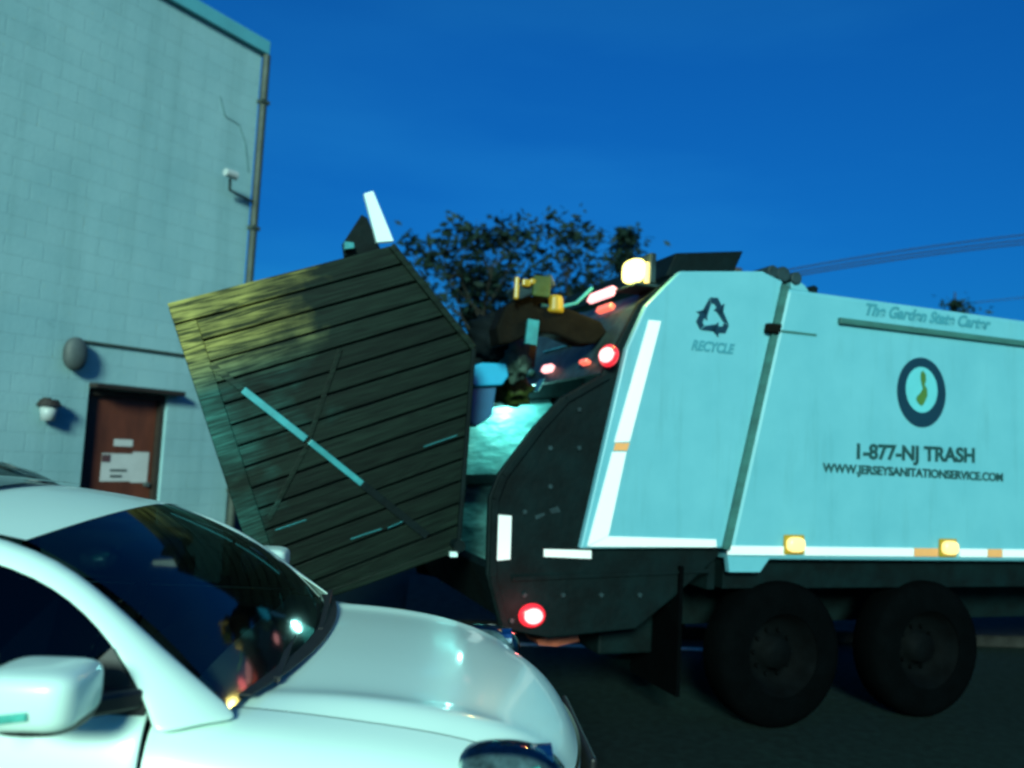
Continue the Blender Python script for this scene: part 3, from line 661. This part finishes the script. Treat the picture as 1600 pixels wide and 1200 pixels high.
# bright lid post and dark gusset above the top edge
post = [Kp(*p, .25) for p in ((568,304),(582,300),(614,378),(588,380))]
MB().prism(post, Y0+.22, Y0+.27).build('lid_post', M['bright_post'], K, bevel=.004)
MB().prism([Kp(*p, .45) for p in ((565,335),(574,340),(596,392),(540,400),(537,378))], Y0+.45, Y0+.55).build('gusset', M['black_steel'], K, bevel=.005)
MB().prism([Kp(*p, .40) for p in ((538,378),(552,380),(553,388),(538,390))], Y0+.38, Y0+.43).build('corner_plate', M['galv'], K)
q = Kp(708, 866, -.06); MB().box((q[0]-.025, Y0-.08, q[1]-.015), (q[0]+.025, Y0-.05, q[1]+.018)).build('reflector', M['bright_post'], K)
# trunnion carrying the container on the hopper
tq = pent[3]; MB().cyl((tq[0]-.02, Y0-.14, tq[1]+.02), (tq[0]-.02, -Y0+.14, tq[1]+.02), .04).build('trunnion_bar', M['black_steel'], K)

# ------------------------------------------------------------------ waste tumbling into the hopper
def item(px, py, v, r, nm, m, label, cat, e=1, disp=.35, seed=1, grp=None):
    q = TF.on(px, py, v); fr = Frame(TF.loc + TF.x*q.x + TF.y*q.y + Vector((0,0,q.z)), TF.ang)
    o = MB().ell((0,0,0), r, 32, 20, e=e, disp=disp, seed=seed, freq=2.2).build(nm, M[m], smooth=True)
    return tag(place(o, fr), label, cat, grp)
item(772, 528, 1.0, (.20,.2,.19), 'refuse_bag', 'bag_black', 'black refuse bag, uppermost in the container mouth', 'refuse bag', seed=2, grp='refuse spilling into the hopper')
item(803, 560, .9, (.12,.2,.18), 'refuse_bag', 'bag_pale', 'pale greyish green refuse bag between the black bag and the brown carton', 'refuse bag', seed=3, grp='refuse spilling into the hopper')
item(800, 612, 1.2, (.15,.18,.12), 'refuse_bag', 'bag_green', 'olive green refuse bag right of the blue bin, lowest in the heap', 'refuse bag', seed=4, grp='refuse spilling into the hopper')
item(750, 560, 1.15, (.20,.18,.2), 'refuse_bag', 'bag_black', 'black refuse bag just above the blue bin lid', 'refuse bag', seed=6, grp='refuse spilling into the hopper')
bx = [TF.uz(x, y, 1.0) for x, y in ((814,532),(838,540),(834,575),(810,580))]
qb = TF.on(822, 556, 1.0); bfm = Frame(TF.loc + TF.x*qb.x + TF.y*qb.y + Vector((0,0,qb.z)), TF.ang)
tag(place(MB().prism([(p[0]-qb.x, p[1]-qb.z) for p in bx], -.02, .22).build('cardboard_box', M['card'], bevel=.005), bfm), 'brown cardboard carton standing on end right of the pale bag', 'box')
# blue bin
qb = TF.on(760, 588, .75); bfm = Frame(TF.loc + TF.x*qb.x + TF.y*qb.y + Vector((0,0,qb.z)), TF.ang)
B = thing('plastic_bin', 'bright blue plastic bin tipping at the container mouth above the hopper', 'bin', bfm)
Q = lambda pts, v: [(TF.uz(x, y, v)[0]-qb.x, TF.uz(x, y, v)[1]-qb.z) for x, y in pts]
MB().prism(Q(((732,576),(752,567),(790,568),(794,588),(784,602),(744,604),(733,598)), .75), -.02, .22).build('lid', M['blue'], B, bevel=.012)
MB().prism(Q(((737,606),(775,604),(768,650),(742,668),(734,660)), .8), .03, .18).build('bin_body', M['blue_dark'], B, bevel=.01)

# ------------------------------------------------------------------ foreground car
CF = Frame((.26, 2.82, .02), R(4))
# car axes: X forward, Y towards the camera side (negative local y)
def build_car(fr, paint, label, name):
    A = thing(name, label, 'car', fr)
    F = lambda X, Y, Z: (X, -Y, Z)
    # front clip: rows from cowl to bumper, columns from centre line outwards
    cols = [0, .16, .32, .46, .56, .62, .70, .79, .865, .905, .92, .90]
    def row(x, crown, crease, sh, wsc, bend, low=.42, drop=0):
        zs = [crown, crown-.001, crown-.005, crown-.012, crown-.020+crease*.3, crown-.018+crease, crown-.040+crease*.2, crown-.055, crown-.10, crown-.24-sh, crown-.45-sh, low]
        r_ = []
        k_ = max(0, min(1, (-.62 - x)/.45))
        zs[7] += .05*k_; zs[8] += .065*k_; zs[9] += .045*k_; zs[10] += .03*k_; zs[6] += .03*k_
        for c_, z_ in zip(cols, zs):
            y_ = c_*wsc; X_ = x - bend*(c_/.92)**2.6
            r_.append((X_, y_, max(z_, low - .0)))
        return r_
    rows = [row(-1.085, 1.262, .0, 0, 1.0, 0.0), row(-1.08, 1.262, .0, 0, 1.0, 0.0), row(-1.04, 1.264, .0, 0, 1.0, 0.005), row(-.95, 1.262, .008, 0, 1.0, .03), row(-.78, 1.262, .016, 0, .995, .05), row(-.58, 1.250, .02, 0, .985, .08),
            row(-.40, 1.226, .02, 0, .965, .11), row(-.24, 1.190, .018, 0, .93, .15), row(-.12, 1.145, .012, .0, .885, .19), row(-.045, 1.09, .006, .0, .845, .22), row(-.01, 1.02, 0, -.05, .82, .25),
            row(.0, .92, 0, -.08, .82, .26), row(.005, .75, 0, -.12, .84, .28, .40), row(-.005, .55, 0, -.15, .86, .29, .36), row(-.06, .34, 0, -.16, .86, .29, .3)]
    rows_h = rows
    nc = len(cols)
    def sub(r0_, r1_, c0_, c1_, nm, shift=0):
        g_ = []
        for r_ in rows_h[r0_:r1_]:
            g_.append([F(p[0], p[1] + (shift if i == 0 else 0), p[2]) for i, p in enumerate(r_[c0_:c1_])])
        return g_
    def full(r0_, r1_, ce, back=0):
        return [[F(p[0]-back*(j == 0), p[1], p[2]) for p in reversed(r_[:ce])][:-1] + [F(p[0]-back*(j == 0), -p[1], p[2]) for p in r_[:ce]] for j, r_ in enumerate(rows_h[r0_:r1_])]
    MB().grid(full(0, 11, 7)).build('bonnet', paint, A, smooth=True, subsurf=2)
    MB().grid([[ (p[0]+(.010 if j == 0 else 0), p[1], p[2]) for p in r_] for j, r_ in enumerate(full(10, len(rows_h), 7))]).build('front_bumper', paint, A, smooth=True, subsurf=2)
    for sg in (1, -1):
        MB().grid([[(p[0], sg*p[1], p[2]) for p in r_] for r_ in sub(0, len(rows_h), 6, nc, 'w', .007)]).build('front_wing', paint, A, smooth=True, subsurf=2)
    # doors and rear body side
    def sidepanel(x0, x1, nm, sgn, w0=1, w1=1):
        rr = []
        for i in range(7):
            t = i/6; x = x0 + (x1-x0)*t; k_ = w0 + (w1-w0)*t
            rr.append([F(x, sgn*y_*k_, z_) for y_, z_ in ((.80,1.27),(.845,1.262),(.875,1.20),(.905,1.06),(.92,.85),(.92,.6),(.88,.36))])
        return MB().grid(rr).build(nm, paint, A, smooth=True, subsurf=2, solid=.012)
    for sg in (1, -1):
        d = sidepanel(-1.085, -2.14, 'door', sg); MB().box(*[(min(a_,b_)) if 0 else v_ for v_ in ()]) if 0 else None
        hb_ = MB().bar(F(-1.88, sg*.935, 1.08), F(-2.06, sg*.935, 1.085), .03, .03); hb_.build('handle', paint, d, bevel=.008)
        sidepanel(-2.15, -3.05, 'door', sg, 1, 1)
        sidepanel(-3.06, -4.45, 'rear_wing', sg, 1, .88)
    MB().box((-4.5, -.78, .4), (-4.44, .78, 1.2)).build('tailgate', paint, A, bevel=.03)
    MB().box((-4.3, -.82, .3), (-.35, .82, .62)).build('floor_pan', M['trim'], A)
    # windscreen
    def wrow(t):
        r_ = []
        for i in range(-8, 9):
            s_ = i/8
            bx_ = -.93 + .065*(1-s_*s_) - (.03 if s_ < 0 else 0)*s_*s_ ; by_ = .775*s_; bz_ = 1.262 + .006*(1-s_*s_)
            tx_ = -1.50 + .075*(1-s_*s_); ty_ = .60*s_; tz_ = 1.602 + .05*(1-s_*s_)
            hump = .035*math.sin(math.pi*t)
            r_.append(F(bx_+(tx_-bx_)*t + hump*.4, by_+(ty_-by_)*t, bz_+(tz_-bz_)*t + hump))
        return r_
    MB().grid([wrow(t/8) for t in range(9)]).build('windscreen', M['glass_wind'], A, smooth=True)
    # roof
    def rrow(x, zc, ze, hw):
        return [F(x + (.075*(1-(i/8)**2) if x > -1.6 else 0), hw*i/8, ze + (zc-ze)*(1-(i/8)**2)) for i in range(-8, 9)]
    MB().grid([rrow(-1.502, 1.654, 1.604, .601), rrow(-1.64, 1.682, 1.630, .605), rrow(-1.9, 1.712, 1.662, .615), rrow(-2.5, 1.725, 1.675, .62), rrow(-3.2, 1.70, 1.65, .61), rrow(-3.8, 1.63, 1.58, .58), rrow(-4.15, 1.50,1.46,.56)]).build('roof', paint, A, smooth=True, subsurf=1)
    MB().grid([[F(x, y_, z_+.006 + (-.05*(y_/.61)**2)) for y_ in (-.46,-.25,0,.25,.46)] for x, z_ in ((-1.80,1.706),(-1.95,1.716),(-2.2,1.722),(-2.5,1.727),(-2.8,1.722),(-3.1,1.71))]).build('sunroof', M['glass'], A, smooth=True)
    # pillars and roof rails
    for sg in (1, -1):
        inner_ = [(-.90,.785,1.238),(-.925,.768,1.262),(-1.10,.728,1.375),(-1.30,.665,1.512),(-1.50,.602,1.604),(-1.9,.617,1.664),(-2.5,.622,1.677),(-3.2,.612,1.652),(-3.8,.582,1.582)]
        outer_ = [(-1.07,.885,1.225),(-1.08,.862,1.264),(-1.165,.815,1.375),(-1.31,.75,1.492),(-1.52,.690,1.568),(-1.9,.682,1.618),(-2.5,.682,1.622),(-3.2,.67,1.59),(-3.8,.65,1.52)]
        mid_ = [((a_[0]+b_[0])/2+.015, (a_[1]+b_[1])/2+.012, (a_[2]+b_[2])/2+.018) for a_, b_ in zip(inner_, outer_)]
        MB().grid([[F(p[0], sg*p[1], p[2]) for p in r_] for r_ in (inner_, mid_, outer_)]).build('roof_pillar', paint, A, smooth=True, subsurf=2, solid=.012)
        # side windows
        top = [(-1.12,.815,1.28),(-1.20,.80,1.40),(-1.35,.742,1.50),(-1.54,.688,1.572),(-1.9,.680,1.612),(-2.1,.68,1.616)]
        bot = [(-1.12,.826,1.272),(-1.20,.826,1.272),(-1.35,.826,1.272),(-1.54,.826,1.272),(-1.9,.826,1.272),(-2.1,.826,1.272)]
        MB().grid([[F(p[0], sg*(p[1]-.012), p[2]) for p in r_] for r_ in (top, bot)]).build('side_window', M['glass'], A)
        MB().grid([[F(x, sg*(y_-.012), z_) for x, y_, z_ in ((-2.16,.68,1.616),(-2.6,.68,1.618),(-3.0,.67,1.60))], [F(x, sg*.814, 1.272) for x in (-2.16,-2.6,-3.0)]]).build('side_window', M['glass'], A)
        MB().grid([[F(x, sg*(y_-.012), z_) for x, y_, z_ in ((-3.12,.67,1.59),(-3.5,.66,1.56),(-3.8,.65,1.51))], [F(x, sg*.81, 1.272) for x in (-3.12,-3.5,-4.1)]]).build('side_window', M['glass'], A)
        MB().bar(F(-2.13, sg*.682, 1.61), F(-2.13, sg*.82, 1.27), .06, .02, (0,1,0)).build('door_post', M['trim'], A)
        MB().bar(F(-3.07, sg*.67, 1.595), F(-3.07, sg*.82, 1.27), .08, .02, (0,1,0)).build('door_post', M['trim'], A)
        MB().bar(F(-1.10, sg*.835, 1.270), F(-4.1, sg*.835, 1.270), .012, .02, (0,0,1)).build('belt_moulding', M['trim'], A)
        # quarter triangle behind the mirror
        MB().add([F(-1.10, sg*.838, 1.28), F(-1.30, sg*.838, 1.28), F(-1.19, sg*.815, 1.40)], [(0,1,2)]).build('quarter_trim', M['trim'], A, solid=.01)
        # mirror
        mr_ = MB().ell(F(-1.245, sg*1.02, 1.356), (.098, .10, .058), 28, 16, e=.46).build('door_mirror', paint, A, smooth=True)
        MB().ell(F(-1.235, sg*1.015, 1.312), (.085, .095, .024), 24, 10, e=.7).build('mirror_base', M['trim'], mr_, smooth=True)
        MB().bar(F(-1.22, sg*.95, 1.305), F(-1.12, sg*.83, 1.298), .05, .045, (0,0,1)).build('mirror_arm', M['trim'], mr_, bevel=.01)
        MB().bar(F(-1.29, sg*1.124, 1.333), F(-1.22, sg*1.122, 1.342), .016, .012, (0,1,0)).build('indicator', M['lamp_ind'], mr_, bevel=.003)
        MB().bar(F(-1.372, sg*.94, 1.35), F(-1.372, sg*1.10, 1.35), .12, .006, (1,0,0)).build('mirror_glass', M['chrome'], mr_)
        # headlight
        hx, hy, hz = -.28, .70, 1.085
        hl_ = MB().ell(F(hx, sg*hy, hz), (.15, .105, .085), 28, 16, e=.9).build('headlight', M['lamp_house'], A, smooth=True)
        MB().ell(F(hx, sg*hy, hz), (.157, .112, .091), 28, 16, e=.9).build('lens', M['lens'], hl_, smooth=True)
        MB().cyl(F(hx+.05, sg*(hy-.02), hz+.035), F(hx+.115, sg*(hy-.02), hz+.035), .045, .05, 18).build('reflector', M['chrome'], hl_)
        MB().bar(F(hx-.02, sg*(hy+.095), hz+.03), F(hx+.08, sg*(hy+.075), hz+.055), .02, .02, (0,1,0)).build('indicator', M['lamp_ind'], hl_, bevel=.003)
        # wiper
    for x0, y0, x1, y1 in ((-.90,.55,-.99,-.05),(-.88,-.05,-.97,-.62)):
        MB().bar(F(x0+.03, y0, 1.268), F(x1+.07, y1, 1.298), .016, .014, (0,0,1)).build('wiper', M['trim'], A)
    for sg in (1, -1):
        MB().box((-4.2, min(-sg*.83, -sg*.80), .45), (-1.14, max(-sg*.83, -sg*.80), 1.262)).build('door_lining', M['interior'], A)
    # cowl grille strip
    MB().grid([[F(-.945+.085*(1-(i/8)**2)+d_, .70*i/8, 1.265+.006) for i in range(-8, 9)] for d_ in (.0, .045)]).build('cowl_strip', M['trim'], A, solid=.004)
    MB().bar(F(.012, -.32, .86), F(.012, .32, .86), .30, .02, (1,0,0)).build('grille', M['trim'], A, bevel=.02)
    for z_ in (.76, .82, .88, .94): MB().bar(F(.026, -.30, z_), F(.026, .30, z_), .018, .01, (1,0,0)).build('grille_bar', M['chrome'], A)
    MB().bar(F(.012, -.24, .46), F(.012, .24, .46), .12, .012, (1,0,0)).build('number_plate', M['paper'], A)
    # wheels
    for X_ in (-.85, -3.65):
        for sg in (1, -1):
            n = 32; prof = [(.22,.20),(.33,.21),(.36,.18),(.36,.02),(.33,-.01)]
            w_ = MB().grid([[F(X_+r_*math.cos(a*math.tau/n), sg*(.73+d_), .34+r_*math.sin(a*math.tau/n)) for a in range(n+1)] for r_, d_ in prof]).build('wheel', M['rubber'], A, smooth=True)
            rm = MB().cyl(F(X_, sg*.90, .36), F(X_, sg*.92, .36), .06, n=16)
            for s_ in range(5):
                a = s_*math.tau/5; rm.bar(F(X_, sg*.915, .36), F(X_+.22*math.cos(a), sg*.925, .36+.22*math.sin(a)), .05, .02, (0,1,0))
            rm.build('rim', M['chrome'], w_)
    # interior
    db = MB().grid([[F(-.97, y_, 1.22) for y_ in (-.74,-.3,.3,.74)], [F(-1.2, y_, 1.25) for y_ in (-.76,-.3,.3,.76)], [F(-1.42, y_, 1.21) for y_ in (-.76,-.3,.3,.76)], [F(-1.5, y_, .9) for y_ in (-.76,-.3,.3,.76)]])
    db.build('dashboard', M['interior'], A, smooth=True)
    for yy in (.38, -.38):
        s_ = MB().ell(F(-2.15, yy, 1.12), (.10, .25, .34), e=.6); s_.ell(F(-1.9, yy, .82), (.3, .25, .12), e=.6); s_ = s_.build('seat', M['interior'], A, smooth=True)
        MB().ell(F(-2.20, yy, 1.47), (.06, .13, .09), e=.7).build('head_rest', M['interior'], s_, smooth=True)
    n = 24; MB().tube([F(-1.62+.19*math.cos(a*math.tau/n)*.35, -.38+.19*math.sin(a*math.tau/n), 1.17+.19*math.cos(a*math.tau/n)*.9) for a in range(n+1)], .014, 8).build('steering_wheel', M['trim'], A, smooth=True)
    MB().box((-3.9, -.75, .62), (-2.6, .75, .95)).build('rear_bench', M['interior'], A)
    return A
M['lamp_house'] = mat('headlight_housing', (.26,.36,.38), .3, var=.4, scale=18, metal=.3)
M['lamp_ind'] = mat('mirror_indicator_lens', (.10,.55,.45), .2, var=.2, scale=30)
car = build_car(CF, M['car'], 'white car in the foreground seen from its side, with long bonnet and white door mirror', 'parked_car')
c2f = Frame((-2.35, 6.15, 0), R(4))
def copy_tree(o, parent=None):
    c_ = o.copy(); C.objects.link(c_); c_.parent = parent
    for ch_ in list(o.children): copy_tree(ch_, c_)
    return c_
car2 = copy_tree(car); car2.location = c2f.loc
car2['label'] = 'dark green car behind the white car, only its rounded roof showing at the left edge'
for ch_ in car2.children:
    if ch_.type == 'MESH' and ch_.data.materials[0] == M['car']:
        ch_.data = ch_.data.copy(); ch_.data.materials[0] = M['car_green']
        
# ------------------------------------------------------------------ trees
def tree(loc, name, label, h, spread, nl_, seed, lean=0, leaf=.13, trunk_r=.16, first=.3, cone=False):
    rnd = random.Random(seed)
    root = bpy.data.objects.new(name, None); C.objects.link(root); root.location = loc; tag(root, label, 'tree', None)
    wood_ = MB(); leaves = MB(); tips = []
    def grow(p, d, length, r_, lvl):
        segs = 3; q = p
        for s_ in range(segs):
            d = (d + Vector((rnd.uniform(-.16,.16), rnd.uniform(-.16,.16), rnd.uniform(-.02,.10)))).normalized()
            nq = q + d*length/segs; wood_.cyl(q, nq, r_*(1-s_*.2), r_*(1-(s_+1)*.2), 6 if lvl else 10); q = nq
            if lvl >= 1: tips.append((q, lvl))
        if lvl < 4:
            for k_ in range(rnd.choice((2,3,3))):
                a = rnd.uniform(0, math.tau); el = rnd.uniform(.25, .75)
                nd = (d*(1-el*.45) + Vector((math.cos(a), math.sin(a), .25))*el).normalized()
                grow(q, nd, length*rnd.uniform(.62,.82), r_*.5, lvl+1)
    if cone:
        wood_.cyl((0,0,0), (0,0,h), trunk_r, .02, 8)
        for k_ in range(60):
            t = rnd.random()**.7; z_ = h*(.2+.8*t); tips.append((Vector((rnd.uniform(-1,1)*spread*(1-t), rnd.uniform(-1,1)*spread*(1-t), z_)), 3))
    else:
        wood_.cyl((0,0,0), (lean*.3,0,h*first), trunk_r*1.25, trunk_r, 10)
        for k_ in range(3):
            a = k_*math.tau/3 + rnd.uniform(-.4,.4); nd = Vector((math.cos(a)*spread, math.sin(a)*spread, 1)).normalized()
            grow(Vector((lean*.3,0,h*first)), nd, h*.30, trunk_r*.6, 0)
    per = max(1, nl_//len(tips))
    for p, lvl in tips:
        if lvl < 2 or rnd.random() < .34: continue
        cl_r = rnd.uniform(.2, .62)*h/8
        for k_ in range(int(per*rnd.uniform(.3,1.8))):
            off = Vector((rnd.gauss(0,1), rnd.gauss(0,1), rnd.gauss(0,.6)))*cl_r*.5
            c_ = p + off; s_ = leaf*rnd.uniform(.6,1.3)
            a = Vector((rnd.uniform(-1,1), rnd.uniform(-1,1), rnd.uniform(-.6,.6))).normalized(); b_ = a.cross(Vector((rnd.uniform(-1,1), rnd.uniform(-1,1), rnd.uniform(-1,1)))).normalized()
            leaves.add([c_-a*s_, c_+b_*s_*.45, c_+a*s_, c_-b_*s_*.45], [(0,1,2,3)])
    wood_.build('trunk', M['bark'], root)
    me = bpy.data.meshes.new('crown'); me.from_pydata(leaves.v, [], leaves.f); me.materials.append(M['leaf'])
    o = bpy.data.objects.new('crown', me); C.objects.link(o); o.parent = root
    zs = [v[2] for v in leaves.v]; xs = [v[0] for v in leaves.v]; print(name, 'crown z', min(zs), max(zs), 'x', min(xs), max(xs), len(leaves.f))
    return root
tree((-.15, 20, 0), 'broadleaf_tree', 'dark open crowned tree behind the container, left of the work lamp', 6.6, .62, 4300, 11, leaf=.12)
tree((1.55, 21, 0), 'broadleaf_tree', 'smaller dark leafy tree just right of the open crowned tree, behind the truck tail', 6.2, .6, 2900, 23, leaf=.12)
tree((2.9, 22, 0), 'conifer_tree', 'small dark pointed tree top directly behind the yellow work lamp', 8.0, .5, 2500, 5, cone=True, leaf=.12)
tree((13.35, 25, 0), 'conifer_tree', 'tiny dark tree top peeping over the truck body at the right', 7.5, .42, 4200, 6, cone=True, leaf=.12)
# far dark hedge closing the view
hd = MB(); rnd = random.Random(3)
for i in range(22000):
    x = rnd.uniform(-45, 60); hh = 3.2 + 1.2*noise.noise(Vector((x*.2, 0, 0))) + .5*noise.noise(Vector((x*1.3, 3, 0)))
    c_ = Vector((x, 30 + rnd.uniform(-.6,.6), hh*rnd.random())); s_ = .28*rnd.uniform(.6,1.3)
    a = Vector((rnd.uniform(-1,1), rnd.uniform(-1,1), rnd.uniform(-1,1))).normalized(); b_ = a.cross(Vector((rnd.uniform(-1,1), rnd.uniform(-1,1), rnd.uniform(-1,1)))).normalized()
    hd.add([c_-a*s_, c_+b_*s_*.5, c_+a*s_, c_-b_*s_*.5], [(0,1,2,3)])
me = bpy.data.meshes.new('far_hedge'); me.from_pydata(hd.v, [], hd.f); me.materials.append(M['hedge'])
o = bpy.data.objects.new('far_hedge', me); C.objects.link(o); o['kind'] = 'stuff'; tag(o, 'dark far hedge line behind the road', 'hedge')

# ------------------------------------------------------------------ wires and pole
def at(px, py, depth): d = ray(px, py); return CAM + d*(depth/d.y)
pole_p = at(1150, 446, 14.5)
pl = tag(MB().cyl((pole_p.x, pole_p.y, 0), (pole_p.x, pole_p.y, pole_p.z+.3), .13, .10, 14).build('utility_pole', M['polewood'], smooth=False), 'low wooden utility pole standing hidden behind the truck tailgate', 'pole')
lbl = ['uppermost of the three cables over the truck', 'middle one of the three cables over the truck', 'lowest of the three cables over the truck']
for i, (dy0, dy1) in enumerate(((0,0),(6,8),(11,14))):
    pts = []
    for k_ in range(19):
        t = k_/18; x = 1150 + t*800
        y = 446 + (367-446)*((x-1150)/450) if 0 else 0
        # sag: slope steepest at the left, flattening to the right
        s_ = (x-1240)/360; y = 420 - 66*s_ + 13*s_*s_ if x >= 1240 else 420 - 66*s_
        pts.append(at(x, y + dy0 + (dy1-dy0)*min(1, max(0,(x-1150)/450)), 14.5 + t*3))
    tag(MB().tube(pts, .014, 6).build('overhead_cable', M['wire']), lbl[i], 'cable', 'cables over the truck')
pts = [at(x, y, 30) for x, y in ((1480,478),(1540,471),(1600,465),(1750,450))]
tag(MB().tube(pts, .016, 6).build('overhead_cable', M['wire']), 'single faint cable low over the truck body at the right edge', 'cable')
